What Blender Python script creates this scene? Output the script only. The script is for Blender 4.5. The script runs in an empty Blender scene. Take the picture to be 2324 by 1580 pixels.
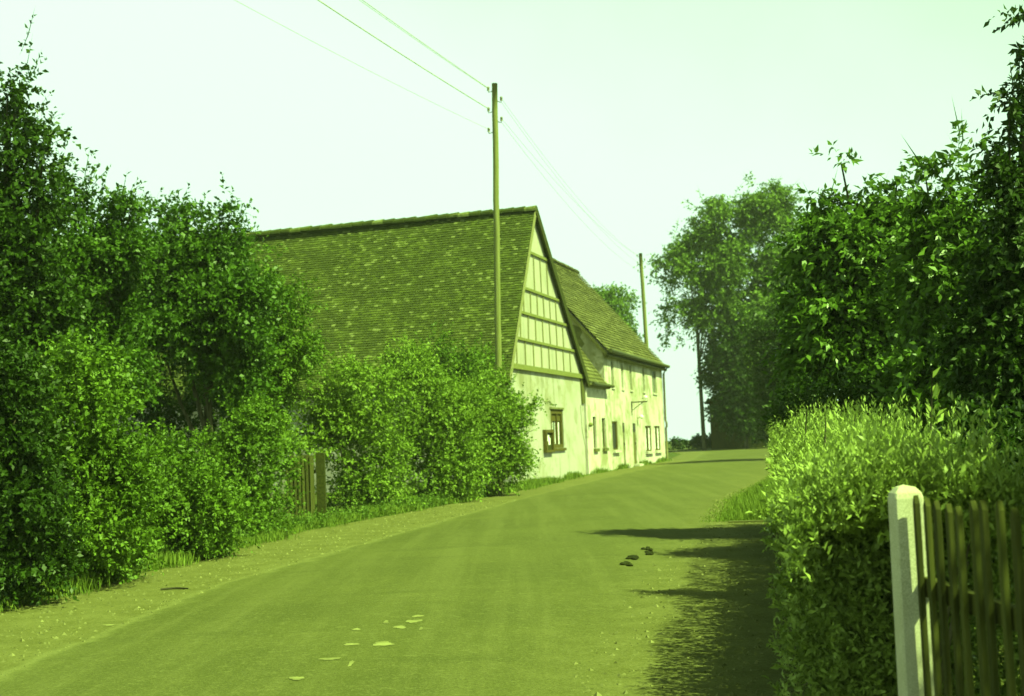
import bpy, math, random
import numpy as np
from mathutils import Vector, Matrix

# ------------------------------------------------------------------ camera, sky, sun, exposure
S = bpy.context.scene
COL = S.collection
EYE = 1.6; PITCH = math.radians(4.03); ROLL = -.0409; FPX = 3097.0; CW, CH = 2323.0, 1580.0
cam = bpy.data.cameras.new('camera'); camo = bpy.data.objects.new('camera', cam); COL.objects.link(camo)
cam.sensor_width = 36; cam.lens = 36 * FPX / CW; cam.clip_end = 3000; cam.clip_start = .05
RC = Matrix.Rotation(math.pi / 2 + PITCH, 4, 'X') @ Matrix.Rotation(ROLL, 4, 'Z')
camo.matrix_world = Matrix.Translation((0, 0, EYE)) @ RC
cam.dof.use_dof = True; cam.dof.focus_distance = 11.0; cam.dof.aperture_fstop = 3.5
S.camera = camo

SUN_AZ, SUN_EL = math.radians(-33), math.radians(52)       # azimuth from +X towards +Y
SUND = Vector((math.cos(SUN_AZ) * math.cos(SUN_EL), math.sin(SUN_AZ) * math.cos(SUN_EL), math.sin(SUN_EL)))
sl = bpy.data.lights.new('sun', 'SUN'); slo = bpy.data.objects.new('sun', sl); COL.objects.link(slo)
sl.energy = 4.9; sl.angle = math.radians(.55); sl.color = (.70, 1.0, .34)
slo.rotation_euler = SUND.to_track_quat('Z', 'Y').to_euler()

Wd = bpy.data.worlds.new('World'); S.world = Wd; Wd.use_nodes = True
nt = Wd.node_tree; bg = nt.nodes['Background']
sky = nt.nodes.new('ShaderNodeTexSky'); sky.sky_type = 'NISHITA'; sky.sun_disc = False
sky.sun_elevation = SUN_EL; sky.sun_rotation = math.pi / 2 - SUN_AZ
sky.air_density = 1.2; sky.dust_density = 2.0; sky.ozone_density = .6
tint = nt.nodes.new('ShaderNodeMix'); tint.data_type = 'RGBA'; tint.blend_type = 'MULTIPLY'
tint.inputs['Factor'].default_value = 1.0; tint.inputs['B'].default_value = (.34, .48, .11, 1)
nt.links.new(sky.outputs['Color'], tint.inputs['A'])
# summer haze: a bright white veil low over the horizon that thins out towards the zenith
gm = nt.nodes.new('ShaderNodeNewGeometry'); sp = nt.nodes.new('ShaderNodeSeparateXYZ')
nt.links.new(gm.outputs['Incoming'], sp.inputs[0])
mr = nt.nodes.new('ShaderNodeMapRange'); mr.clamp = True; mr.interpolation_type = 'SMOOTHSTEP'
mr.inputs['From Min'].default_value = -.50; mr.inputs['From Max'].default_value = -.34
nt.links.new(sp.outputs['Z'], mr.inputs['Value'])
hz = nt.nodes.new('ShaderNodeMix'); hz.data_type = 'RGBA'
dz = nt.nodes.new('ShaderNodeMath'); dz.operation = 'MULTIPLY_ADD'; dz.inputs[1].default_value = -1.0; nt.links.new(sp.outputs['Z'], dz.inputs[0])
dx = nt.nodes.new('ShaderNodeMath'); dx.operation = 'MULTIPLY'; dx.inputs[1].default_value = -.30; nt.links.new(sp.outputs['X'], dx.inputs[0]); nt.links.new(dx.outputs[0], dz.inputs[2])
cn = nt.nodes.new('ShaderNodeTexNoise'); cn.inputs['Scale'].default_value = 5; cn.inputs['Detail'].default_value = 3; nt.links.new(gm.outputs['Incoming'], cn.inputs['Vector'])
ca = nt.nodes.new('ShaderNodeMath'); ca.operation = 'MULTIPLY_ADD'; ca.inputs[1].default_value = .16; nt.links.new(cn.outputs['Fac'], ca.inputs[0]); nt.links.new(dz.outputs[0], ca.inputs[2])
hr = nt.nodes.new('ShaderNodeMapRange'); hr.clamp = True; hr.interpolation_type = 'SMOOTHSTEP'; hr.inputs['From Min'].default_value = .30; hr.inputs['From Max'].default_value = .52; nt.links.new(ca.outputs[0], hr.inputs['Value'])
hc = nt.nodes.new('ShaderNodeMix'); hc.data_type = 'RGBA'; hc.inputs['A'].default_value = (3.60, 5.2, 3.80, 1); hc.inputs['B'].default_value = (2.75, 4.5, 2.7, 1); nt.links.new(hr.outputs['Result'], hc.inputs[0])
nt.links.new(mr.outputs['Result'], hz.inputs[0]); nt.links.new(tint.outputs['Result'], hz.inputs['A']); nt.links.new(hc.outputs['Result'], hz.inputs['B'])
nt.links.new(hz.outputs['Result'], bg.inputs['Color']); bg.inputs['Strength'].default_value = .10

S.view_settings.view_transform = 'Standard'; S.view_settings.look = 'None'
S.view_settings.gamma = 1; S.view_settings.exposure = 1.3
S.cycles.max_bounces = 6; S.cycles.diffuse_bounces = 3; S.cycles.transparent_max_bounces = 6
S.cycles.use_denoising = True

# ------------------------------------------------------------------ helpers
rng = np.random.default_rng(7)
random.seed(7)
SL = .006
def g(y): return SL * min(y, 106.0)
def at(x, y, d):
    "point at depth d seen in the direction of photograph position (x, y) (2323-wide copy)"
    v = RC.to_3x3() @ Vector(((x - CW / 2) / FPX, -(y - CH / 2) / FPX, -1.0)); v /= v.y
    return Vector((0, 0, EYE)) + v * d
def tag(o, label=None, cat=None, group=None, kind=None):
    if label: o['label'] = label
    if cat: o['category'] = cat
    if group: o['group'] = group
    if kind: o['kind'] = kind
    return o
def thing(name, loc, label, cat, group=None):
    o = bpy.data.objects.new(name, None); o.location = loc; o.empty_display_size = .3; COL.objects.link(o)
    return tag(o, label, cat, group)
def base_of(o):
    v = Vector((0, 0, 0))
    while o is not None: v = v + o.location; o = o.parent
    return v
class MB:
    "collects shapes in world coordinates, links them as one mesh object"
    def __init__(s): s.v = []; s.f = []; s.t = []; s.sm = []
    def quad(s, a, b, c, d, t=.5): s.poly((a, b, c, d), t)
    def poly(s, pts, t=.5, smooth=False):
        i = len(s.v); s.v += [tuple(p) for p in pts]; s.f.append(tuple(range(i, i + len(pts)))); s.t.append(t); s.sm.append(smooth)
    def box(s, c, ax, h, t=.5):
        "centre, three unit axes, three half sizes"
        c = Vector(c); X, Y, Z = (Vector(a) * k for a, k in zip(ax, h)); i = len(s.v)
        for sx in (-1, 1):
            for sy in (-1, 1):
                for sz in (-1, 1): s.v.append(tuple(c + X * sx + Y * sy + Z * sz))
        for q in ((0, 1, 3, 2), (4, 6, 7, 5), (0, 4, 5, 1), (2, 3, 7, 6), (0, 2, 6, 4), (1, 5, 7, 3)):
            s.f.append(tuple(i + k for k in q)); s.t.append(t); s.sm.append(False)
    def bar(s, a, b, up, w, h, t=.5):
        a = Vector(a); b = Vector(b); d = (b - a); L = d.length; d.normalize(); up = Vector(up)
        sd = d.cross(up).normalized(); up = sd.cross(d).normalized()
        s.box((a + b) / 2, (d, sd, up), (L / 2, w / 2, h / 2), t)
    def tube(s, pts, rad, n=8, t=.5, cap=True):
        pts = [Vector(p) for p in pts]; i0 = len(s.v)
        for k, p in enumerate(pts):
            d = (pts[min(k + 1, len(pts) - 1)] - pts[max(k - 1, 0)]).normalized()
            a = Vector((0, 0, 1)) if abs(d.z) < .9 else Vector((1, 0, 0))
            x = d.cross(a).normalized(); y = d.cross(x)
            r = rad[k] if hasattr(rad, '__len__') else rad
            for j in range(n):
                an = 2 * math.pi * j / n; s.v.append(tuple(p + (x * math.cos(an) + y * math.sin(an)) * r))
        for k in range(len(pts) - 1):
            for j in range(n):
                a = i0 + k * n + j; b = i0 + k * n + (j + 1) % n
                s.f.append((a, b, b + n, a + n)); s.t.append(t); s.sm.append(True)
        if cap:
            s.f.append(tuple(i0 + j for j in range(n))); s.t.append(t); s.sm.append(False)
            e = i0 + (len(pts) - 1) * n; s.f.append(tuple(e + j for j in range(n))[::-1]); s.t.append(t); s.sm.append(False)
    def blob(s, c, r, t=.5, n=8, m=6, j=.15):
        c = Vector(c); i0 = len(s.v); ph = [random.uniform(-j, j) for _ in range(n * (m + 1))]
        for a in range(m + 1):
            th = math.pi * a / m
            for b in range(n):
                k = 1 + (ph[a * n + b] if 0 < a < m else 0); an = 2 * math.pi * b / n
                s.v.append((c.x + r[0] * k * math.sin(th) * math.cos(an), c.y + r[1] * k * math.sin(th) * math.sin(an), c.z + r[2] * k * math.cos(th)))
        for a in range(m):
            for b in range(n):
                s.f.append((i0 + a * n + b, i0 + (a + 1) * n + b, i0 + (a + 1) * n + (b + 1) % n, i0 + a * n + (b + 1) % n)); s.t.append(t); s.sm.append(True)
    def build(s, name, mat, parent=None, label=None):
        b = base_of(parent); me = bpy.data.meshes.new(name)
        me.from_pydata([(x - b.x, y - b.y, z - b.z) for x, y, z in s.v], [], s.f)
        at_ = me.attributes.new('tint', 'FLOAT', 'FACE'); at_.data.foreach_set('value', np.array(s.t, 'f'))
        me.polygons.foreach_set('use_smooth', np.array(s.sm, bool)); me.materials.append(mat); me.update()
        o = bpy.data.objects.new(name, me); COL.objects.link(o); o.parent = parent
        if label: o['label'] = label
        return o

# ------------------------------------------------------------------ materials
class NT:
    def __init__(s, name, rough=.8, spec=.3):
        s.m = bpy.data.materials.new(name); s.m.use_nodes = True; s.t = s.m.node_tree
        s.b = s.t.nodes['Principled BSDF']; s.out = s.t.nodes['Material Output']
        s.b.inputs['Roughness'].default_value = rough; s.b.inputs['Specular IOR Level'].default_value = spec
        s.tc = s.t.nodes.new('ShaderNodeTexCoord'); s.co = s.tc.outputs['Object']
    def link(s, a, b): s.t.links.new(a, b)
    def mapping(s, sc, co=None):
        m = s.t.nodes.new('ShaderNodeMapping'); m.inputs['Scale'].default_value = sc; s.link(co or s.co, m.inputs[0]); return m.outputs[0]
    def noise(s, scale, detail=4, rough=.55, co=None, sc=None):
        n = s.t.nodes.new('ShaderNodeTexNoise'); n.inputs['Scale'].default_value = scale; n.inputs['Detail'].default_value = detail
        n.inputs['Roughness'].default_value = rough; s.link(s.mapping(sc, co) if sc else (co or s.co), n.inputs['Vector']); return n.outputs['Fac']
    def rng(s, v, a, b, c=0, d=1, smooth=True):
        m = s.t.nodes.new('ShaderNodeMapRange'); m.clamp = True
        if smooth: m.interpolation_type = 'SMOOTHSTEP'
        for k, x in zip(('From Min', 'From Max', 'To Min', 'To Max'), (a, b, c, d)): m.inputs[k].default_value = x
        s.link(v, m.inputs['Value']); return m.outputs['Result']
    def mix(s, f, a, b, mode='MIX'):
        m = s.t.nodes.new('ShaderNodeMix'); m.data_type = 'RGBA'; m.blend_type = mode
        for k, x in (('Factor', f), ('A', a), ('B', b)):
            i = m.inputs[k] if k != 'Factor' else m.inputs[0]
            if hasattr(x, 'is_linked') or isinstance(x, bpy.types.NodeSocket): s.link(x, i)
            elif isinstance(x, (int, float)): i.default_value = x if k == 'Factor' else (x, x, x, 1)
            else: i.default_value = (*x, 1)
        return m.outputs['Result']
    def math(s, op, a, b=0.0):
        m = s.t.nodes.new('ShaderNodeMath'); m.operation = op
        for i, x in enumerate((a, b)):
            if isinstance(x, bpy.types.NodeSocket): s.link(x, m.inputs[i])
            else: m.inputs[i].default_value = x
        return m.outputs[0]
    def attr(s, n):
        a = s.t.nodes.new('ShaderNodeAttribute'); a.attribute_name = n; return a.outputs['Fac']
    def color(s, c):
        if isinstance(c, bpy.types.NodeSocket): s.link(c, s.b.inputs['Base Color'])
        else: s.b.inputs['Base Color'].default_value = (*c, 1)
        return s
    def bump(s, h, strength=.4, dist=.02):
        b = s.t.nodes.new('ShaderNodeBump'); b.inputs['Strength'].default_value = strength; b.inputs['Distance'].default_value = dist
        s.link(h, b.inputs['Height']); s.link(b.outputs[0], s.b.inputs['Normal']); return s

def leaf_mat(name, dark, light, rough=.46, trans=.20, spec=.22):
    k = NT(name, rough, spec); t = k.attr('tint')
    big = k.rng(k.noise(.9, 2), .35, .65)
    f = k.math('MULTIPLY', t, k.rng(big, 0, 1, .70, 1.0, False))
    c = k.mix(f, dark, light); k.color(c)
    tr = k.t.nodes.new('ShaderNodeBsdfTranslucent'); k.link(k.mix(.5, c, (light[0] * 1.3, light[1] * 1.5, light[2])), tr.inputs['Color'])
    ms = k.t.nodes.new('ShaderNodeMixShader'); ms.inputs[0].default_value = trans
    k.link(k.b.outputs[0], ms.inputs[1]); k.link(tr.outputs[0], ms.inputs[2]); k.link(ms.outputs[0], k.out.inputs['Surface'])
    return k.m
def bark_mat(name, a, b):
    k = NT(name, .9, .1); n = k.noise(14, 5, sc=(1, 1, .18)); k.color(k.mix(k.rng(n, .35, .65), a, b)); k.bump(n, .6, .02); return k.m
def wood_mat(name, a, b, sc=(9, 9, .7)):
    k = NT(name, .85, .15); n = k.noise(4, 5, sc=sc); t = k.attr('tint')
    c = k.mix(k.rng(n, .3, .7), a, b); k.color(k.mix(.8, c, k.mix(t, .55, 1.45), 'MULTIPLY')); k.bump(n, .4, .01); return k.m
def plain_mat(name, c, rough=.7, spec=.3, var=.25):
    k = NT(name, rough, spec); n = k.noise(6, 4)
    k.color(k.mix(k.rng(n, .3, .7), [x * (1 - var) for x in c], [min(1, x * (1 + var)) for x in c])); return k.m
def plaster_mat(name, clean, dirty, bare, amount=.5):
    k = NT(name, .92, .1)
    n1 = k.noise(.55, 5, .62); n2 = k.noise(2.4, 6, .65); n3 = k.noise(1.1, 4, .6, sc=(2.2, 2.2, .35)); n4 = k.noise(24, 3)
    n5 = k.noise(.9, 5, .6)
    c = k.mix(k.rng(n1, .40, .62), clean, dirty)
    c = k.mix(k.math('MULTIPLY', k.rng(n3, .50, .68), .6), c, [x * .70 for x in dirty])
    c = k.mix(k.math('MULTIPLY', k.rng(n5, .61 - .12 * amount, .68 - .10 * amount), .8 * amount), c, bare)
    c = k.mix(k.math('MULTIPLY', k.rng(n2, .60 - .1 * amount, .70), amount), c, bare)
    c = k.mix(k.math('MULTIPLY', k.rng(n4, .4, .75), .22), c, [x * .6 for x in dirty])
    k.color(c); k.bump(k.math('ADD', n2, k.math('MULTIPLY', n4, .35)), .35, .03); return k.m
def tile_mat(name, dark, mid, lichen):
    k = NT(name, .85, .2); t = k.attr('tint'); n = k.noise(1.1, 5, .65); n2 = k.noise(6, 4); n3 = k.noise(28, 2)
    c = k.mix(k.rng(t, .1, .9, 0, 1, False), dark, mid)
    c = k.mix(k.math('MULTIPLY', k.rng(n, .42, .60), .70), c, [x * .45 for x in mid])
    l = k.math('MULTIPLY', k.rng(k.math('ADD', t, k.math('MULTIPLY', n2, .5)), 1.13, 1.27), .75)
    c = k.mix(l, c, lichen); c = k.mix(k.math('MULTIPLY', k.rng(n3, .56, .7), .5), c, [x * .7 for x in lichen])
    k.color(c); k.bump(n2, .4, .02); return k.m

M = {}
M['leaf_tree'] = leaf_mat('tree_leaves', (.030, .068, .005), (.080, .155, .013))
M['leaf_tree_shade_toned'] = leaf_mat('shade_toned_tree_leaves', (.018, .042, .003), (.050, .098, .008))  # shadow of the left edge is put into this leaf colour
M['leaf_shrub'] = leaf_mat('shrub_leaves', (.048, .096, .005), (.145, .240, .021), .55)
M['leaf_bright'] = leaf_mat('bright_shrub_leaves', (.085, .150, .010), (.235, .335, .044), .55)
M['leaf_hedge'] = leaf_mat('hedge_leaves', (.140, .195, .022), (.350, .440, .115), .45, .14)
M['leaf_cherry'] = leaf_mat('cherry_leaves', (.034, .075, .004), (.135, .235, .032), .36)
M['leaf_shade_toned'] = leaf_mat('shade_toned_leaves', (.015, .034, .003), (.044, .088, .008))  # deep shade painted in: leaf colour lowered for plants meant to look shadowed
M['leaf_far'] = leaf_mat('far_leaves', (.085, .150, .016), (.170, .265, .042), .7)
M['grass'] = leaf_mat('grass_blades', (.095, .150, .014), (.200, .260, .040), .7)
M['weed'] = leaf_mat('weed_leaves', (.060, .110, .010), (.140, .220, .030), .6)
M['bark'] = bark_mat('bark', (.035, .032, .018), (.11, .10, .06))
M['pole'] = wood_mat('pole_wood', (.14, .15, .045), (.23, .235, .085), (7, 7, .25))
M['timber'] = wood_mat('dark_timber', (.026, .030, .005), (.055, .060, .010), (6, 6, 6))
M['rail'] = wood_mat('weathered_rail', (.135, .145, .038), (.20, .205, .065), (3, 3, 6))
M['batten'] = wood_mat('weathered_batten', (.18, .18, .075), (.25, .24, .11), (6, 6, 2))
M['picket'] = wood_mat('picket_wood', (.042, .046, .008), (.085, .086, .018), (12, 12, .5))
M['board'] = wood_mat('grey_board', (.055, .06, .014), (.115, .115, .032), (26, 26, .5))
M['shed'] = wood_mat('shed_planks', (.035, .035, .006), (.07, .065, .012), (6, 6, .4))
M['plaster'] = plaster_mat('barn_plaster', (.44, .41, .40), (.325, .305, .22), (.20, .19, .09), .6)
M['plaster_house'] = plaster_mat('house_plaster', (.60, .555, .52), (.39, .37, .26), (.24, .23, .12), .85)
M['panel'] = plaster_mat('gable_panel', (.42, .385, .34), (.37, .345, .28), (.29, .27, .17), .2)
M['cornice'] = plain_mat('cornice_board', (.15, .15, .055), .8)
M['tile'] = tile_mat('barn_tiles', (.038, .050, .006), (.082, .104, .014), (.20, .22, .075))
M['tile_house'] = tile_mat('house_tiles', (.085, .085, .022), (.150, .148, .048), (.30, .29, .14))
M['dark'] = plain_mat('dark_opening', (.025, .024, .012), .6)
M['gutter'] = plain_mat('gutter_zinc', (.065, .07, .018), .6)
M['pipe'] = plain_mat('downpipe_zinc', (.12, .115, .04), .6)
M['frame'] = wood_mat('brown_frame', (.065, .055, .010), (.11, .09, .018), (5, 5, 2))
M['frame_pale'] = plain_mat('pale_frame', (.30, .31, .20), .7)
M['sill'] = plain_mat('sill_stone', (.50, .47, .40), .8)
M['sill_dark'] = plain_mat('sill_dark', (.11, .11, .03), .8)
M['curtain'] = plain_mat('curtain_cloth', (.80, .78, .80), .9)
M['paper'] = plain_mat('paper', (.85, .83, .85), .9, .1, .05)
M['door'] = wood_mat('door_wood', (.09, .09, .022), (.15, .145, .04), (5, 5, .6))
M['iron'] = plain_mat('iron', (.07, .065, .03), .6)
M['porcelain'] = plain_mat('insulator_glaze', (.10, .10, .035), .3, .5)
M['wire'] = plain_mat('wire', (.36, .40, .22), .5)
M['globe'] = plain_mat('opal_glass', (.88, .88, .85), .3, .5, .03)
M['manure'] = plain_mat('dung', (.02, .022, .005), .9, .1)
M['stone'] = plain_mat('pale_stone', (.5, .48, .33), .9)
M['splash'] = plain_mat('lime_splash', (.20, .20, .08), .95, .05, .3)
k = NT('grit_stones', .9, .1); k.color(k.mix(k.attr('tint'), (.06, .062, .018), (.21, .205, .085))); M['grit'] = k.m
M['twig'] = plain_mat('twig', (.05, .045, .02), .9)
k = NT('window_glass', .08, .6); n_ = k.noise(1.2, 2); k.color(k.mix(k.rng(n_, .4, .6), (.055, .075, .045), (.13, .16, .11))); M['glass'] = k.m
k = NT('concrete', .95, .1); n1 = k.noise(300, 2, .7); n2 = k.noise(9, 4)
k.color(k.mix(k.rng(n1, .40, .66), k.mix(k.rng(n2, .35, .65), (.70, .66, .53), (.60, .56, .43)), (.36, .34, .20))); k.bump(n1, .35, .004); M['concrete'] = k.m

# road: gravel shoulders, worn asphalt between them
k = NT('road_surface', .93, .12); ac = k.attr('across'); n0 = k.noise(.35, 4, .6); n1 = k.noise(2.2, 6, .65); n2 = k.noise(55, 3, .7); n3 = k.noise(190, 2)
wob = k.math('ADD', ac, k.math('MULTIPLY', k.math('SUBTRACT', n1, .5), .20))
lft = k.rng(wob, -.12, .04, 1, 0); rgt = k.rng(wob, .82, 1.22, 0, 1); edge = k.math('MAXIMUM', lft, rgt)
asp = k.mix(k.rng(n0, .35, .65), (.070, .077, .018), (.090, .096, .024))
asp = k.mix(k.math('MULTIPLY', k.rng(n1, .5, .75), .5), asp, (.125, .125, .040))
trk = k.math('MAXIMUM', k.rng(k.math('ABSOLUTE', k.math('SUBTRACT', wob, .26)), .0, .13, 1, 0), k.rng(k.math('ABSOLUTE', k.math('SUBTRACT', wob, .74)), 0, .13, 1, 0))
asp = k.mix(k.math('MULTIPLY', trk, .28), asp, (.066, .074, .018))
grv = k.mix(k.rng(n1, .35, .7), (.098, .098, .024), (.140, .138, .044))
grv = k.mix(k.math('MULTIPLY', k.rng(n2, .52, .70), .45), grv, (.22, .21, .09))
st_ = k.noise(1.0, 5, .65, sc=(2.6, .10, 1)); lat = k.noise(1.0, 4, .6, sc=(.5, 1.6, 1))
asp = k.mix(k.math('MULTIPLY', k.rng(st_, .42, .68), .55), asp, (.128, .130, .042)); asp = k.mix(k.math('MULTIPLY', k.rng(lat, .56, .70), .45), asp, (.058, .066, .015))
n4 = k.noise(13, 4, .75); n6 = k.noise(30, 3, .7)
rim = k.rng(k.math('ABSOLUTE', k.math('SUBTRACT', wob, -.03)), 0, .06, 1, 0)
c = k.mix(edge, asp, grv); c = k.mix(k.math('MULTIPLY', rim, .55), c, (.19, .19, .07))
c = k.mix(k.math('MULTIPLY', k.rng(n2, .48, .66), .55), c, (.17, .167, .065)); c = k.mix(k.math('MULTIPLY', k.rng(n3, .46, .30), .60), c, (.036, .04, .008))
c = k.mix(k.math('MULTIPLY', k.rng(n4, .52, .70), .55), c, (.165, .165, .062)); c = k.mix(k.math('MULTIPLY', k.rng(n6, .46, .32), .60), c, (.045, .05, .011))
k.color(c); k.bump(k.math('ADD', n2, n4), .5, .015); M['road'] = k.m
k = NT('earth', .95, .1); n1 = k.noise(.8, 5); n2 = k.noise(14, 4)
k.color(k.mix(k.rng(n1, .35, .65), k.mix(n2, (.04, .065, .008), (.07, .10, .015)), k.mix(n2, (.06, .062, .015), (.09, .09, .025)))); k.bump(n2, .6, .05); M['earth'] = k.m

# ------------------------------------------------------------------ ground and road
ED = dict(L=[(-30, -6.6), (0, -6.2), (14.2, -5.45), (17.6, -5.0), (25.5, -3.95), (32.5, -1.9), (40.4, .2), (52.9, 2.75), (70.6, 7.75), (88, 10.6), (108, 11.4)],
          a=[(-30, -4.0), (0, -3.9), (10.2, -3.77), (16, -3.5), (23.3, -2.1), (35.7, .3), (52, 4.0), (70.6, 9.0), (88, 12.0), (108, 13)],
          b=[(-30, -.3), (0, -.2), (9.8, .34), (15.6, 1.4), (23, 3.1), (30, 4.3), (42, 7.4), (60, 12), (75, 20), (90, 46), (108, 60)],
          R=[(-30, 1.40), (0, 1.45), (5, 1.5), (6, 2.1), (15, 3.7), (22.6, 5.2), (23.3, 3.4), (30, 4.7), (42, 7.9), (60, 12.7), (75, 21.5), (90, 50), (108, 62)])
def edge(kk, y): a = ED[kk]; return float(np.interp(y, [p[0] for p in a], [p[1] for p in a]))
m = MB(); ys = [-60, 0, 30, 60, 106, 200, 420]; xs = [-240, -120, -60, -20, 0, 20, 60, 120, 240]
for j in range(len(ys) - 1):
    for i in range(len(xs) - 1):
        m.quad(*[(xs[i + a], ys[j + b], g(ys[j + b])) for a, b in ((0, 0), (1, 0), (1, 1), (0, 1))])
tag(m.build('ground', M['earth']), kind='structure')
rows = np.concatenate([np.arange(-30, 5, 2.5), np.arange(5, 60, .5), np.arange(60, 106.1, 1)]); cols = []
for a, b, n, c0, c1 in (('L', 'a', 6, -1, 0), ('a', 'b', 14, 0, 1), ('b', 'R', 6, 1, 2)):
    for i in range(n): cols.append((a, b, i / n, c0 + (c1 - c0) * i / n))
cols.append(('b', 'R', 1, 2))
V = []; AC = []; Fc = []; nc = len(cols)
for y in rows:
    for a, b, f, c in cols:
        xa, xb = edge(a, y), edge(b, y)
        crown_ = .05 * (1 - (2 * min(max(c, 0), 1) - 1) ** 2)
        V.append((xa + (xb - xa) * f, y, g(y) + .004 + crown_)); AC.append(c)
for j in range(len(rows) - 1):
    for i in range(nc - 1): q = j * nc + i; Fc.append((q, q + 1, q + 1 + nc, q + nc))
me = bpy.data.meshes.new('road'); me.from_pydata(V, [], Fc); aa = me.attributes.new('across', 'FLOAT', 'POINT'); aa.data.foreach_set('value', np.array(AC, 'f'))
me.polygons.foreach_set('use_smooth', np.ones(len(Fc), bool)); me.materials.append(M['road']); me.update()
ro = bpy.data.objects.new('road', me); COL.objects.link(ro); tag(ro, kind='structure')
def road_z(x, y):
    a, b = edge('a', y), edge('b', y); f = min(max((x - a) / (b - a), 0), 1); return g(y) + .004 + .05 * (1 - (2 * f - 1) ** 2)

# ------------------------------------------------------------------ buildings
Z3 = Vector((0, 0, 1))
class Frame:
    "a wall's own axes: t along the wall towards the camera, w out of the wall, z up"
    def __init__(s, o, deg):
        a = math.radians(deg); s.o = Vector((o[0], o[1], 0)); s.u = Vector((-math.sin(a), -math.cos(a), 0)); s.n = Vector((math.cos(a), -math.sin(a), 0))
    def p(s, t, w, z): return s.o + s.u * t + s.n * w + Z3 * z
    def box(s, mb, t0, t1, w0, w1, z0, z1, tt=.5):
        mb.box(s.p((t0 + t1) / 2, (w0 + w1) / 2, (z0 + z1) / 2), (s.u, s.n, Z3), (abs(t1 - t0) / 2, abs(w1 - w0) / 2, abs(z1 - z0) / 2), tt)
def wall_holes(mb, fr, t0, t1, z0, z1, holes, depth=.16):
    ts = sorted({t0, t1, *[h[0] for h in holes], *[h[1] for h in holes]}); zs = sorted({z0, z1, *[h[2] for h in holes], *[h[3] for h in holes]})
    for i in range(len(ts) - 1):
        for j in range(len(zs) - 1):
            tc, zc = (ts[i] + ts[i + 1]) / 2, (zs[j] + zs[j + 1]) / 2
            if any(h[0] < tc < h[1] and h[2] < zc < h[3] for h in holes): continue
            mb.quad(fr.p(ts[i + 1], 0, zs[j]), fr.p(ts[i], 0, zs[j]), fr.p(ts[i], 0, zs[j + 1]), fr.p(ts[i + 1], 0, zs[j + 1]))
    for a, b, c, d in holes:
        e = -depth
        for q in (((a, c), (a, d)), ((b, d), (b, c)), ((a, d), (b, d)), ((b, c), (a, c))):
            (p1, q1), (p2, q2) = q; mb.quad(fr.p(p1, 0, q1), fr.p(p2, 0, q2), fr.p(p2, e, q2), fr.p(p1, e, q1))
def tiles(mb, o, u, v, Lu, Lv, row, wid, lift=.022, seed=1, sag=.0):
    "rows of overlapping tiles on the plane through o spanned by u (along the eave) and v (up the slope)"
    r = random.Random(seed); n = u.cross(v).normalized()
    if n.z < 0: n = -n
    nr, ncol = int(round(Lv / row)), int(round(Lu / wid)); row = Lv / nr; wid = Lu / ncol
    for j in range(nr):
        wob = [r.gauss(0, .004) for _ in range(3)]
        for i in range(-1, ncol + 1):
            a = i * wid + (wid / 2 if j % 2 else 0); b = a + wid * .975; a = max(a, 0); b = min(b, Lu)
            if b - a < .02: continue
            y0 = j * row + r.gauss(0, .006) + wob[0]; y1 = (j + 1) * row + .012
            h = lift * r.uniform(.75, 1.35); sg = -sag * math.sin(math.pi * (a / Lu)) * math.sin(math.pi * .5 * (j / nr))
            t = r.random()
            A = o + u * a + v * y0 + n * (h + sg); B = o + u * b + v * y0 + n * (h + sg + r.gauss(0, .003)); Cc = o + u * b + v * y1 + n * (sg + .002); D = o + u * a + v * y1 + n * (sg + .002)
            mb.quad(A, B, Cc, D, t); mb.quad(o + u * a + v * y0 + n * (sg - .01), o + u * b + v * y0 + n * (sg - .01), B, A, t * .6)
def slab(mb, o, u, v, Lu, Lv, th):
    n = u.cross(v).normalized()
    if n.z < 0: n = -n
    mb.box(o + u * (Lu / 2) + v * (Lv / 2) - n * (th / 2 + .004), (u, v, n), (Lu / 2, Lv / 2, th / 2))
def ridge(mb, a, b, r, step, seed=3):
    rr = random.Random(seed); d = (b - a); L = d.length; d.normalize(); s_ = d.cross(Z3).normalized(); n = int(L / step)
    for i in range(n):
        p = a + d * (i * L / n); q = a + d * ((i + 1.12) * L / n); t = rr.random(); dz = rr.gauss(0, .008)
        ring = []
        for P, R_ in ((p, r * .86), (q, r * 1.1)):
            ring.append([P + s_ * (R_ * math.cos(an)) + Z3 * (R_ * .8 * math.sin(an) + dz - .05) for an in np.linspace(-.2, math.pi + .2, 8)])
        for k_ in range(7): mb.quad(ring[0][k_], ring[0][k_ + 1], ring[1][k_ + 1], ring[1][k_], t)
        mb.poly(ring[1], t * .5); mb.poly(ring[0][::-1], t * .5)

# --- the barn with the timbered gable
BA = Frame((2.70, 52.93), 16.4); b0 = g(50)
barn = thing('barn', (2.70, 52.93, b0), 'old barn with steep tiled roof and a pale slatted timber gable over a plastered wall', 'barn')
BL = 19.0; TA, ZA = 6.5, 9.62; ZE = 4.05; TL, TR = 10.15, .05
win = (3.35, 5.12, 1.40, 2.78)
m = MB(); wall_holes(m, BA, TR, TL, b0 - .3, ZE, [win], .22)
up = BA.p
m.poly((up(TR, 0, ZE), up(TR, 0, ZE + .0001), up(TA, 0, ZA - .12), up(TL, 0, ZE + .0001), up(TL, 0, ZE))[0:1] + (up(TA, 0, ZA - .12), up(TL, 0, ZE)))
m.quad(up(TL, 0, b0 - .3), up(TL, 0, ZE), up(TL, -BL, ZE), up(TL, -BL, b0 - .3)); m.quad(up(TR, 0, b0 - .3), up(TR, -BL, b0 - .3), up(TR, -BL, ZE), up(TR, 0, ZE))
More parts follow.
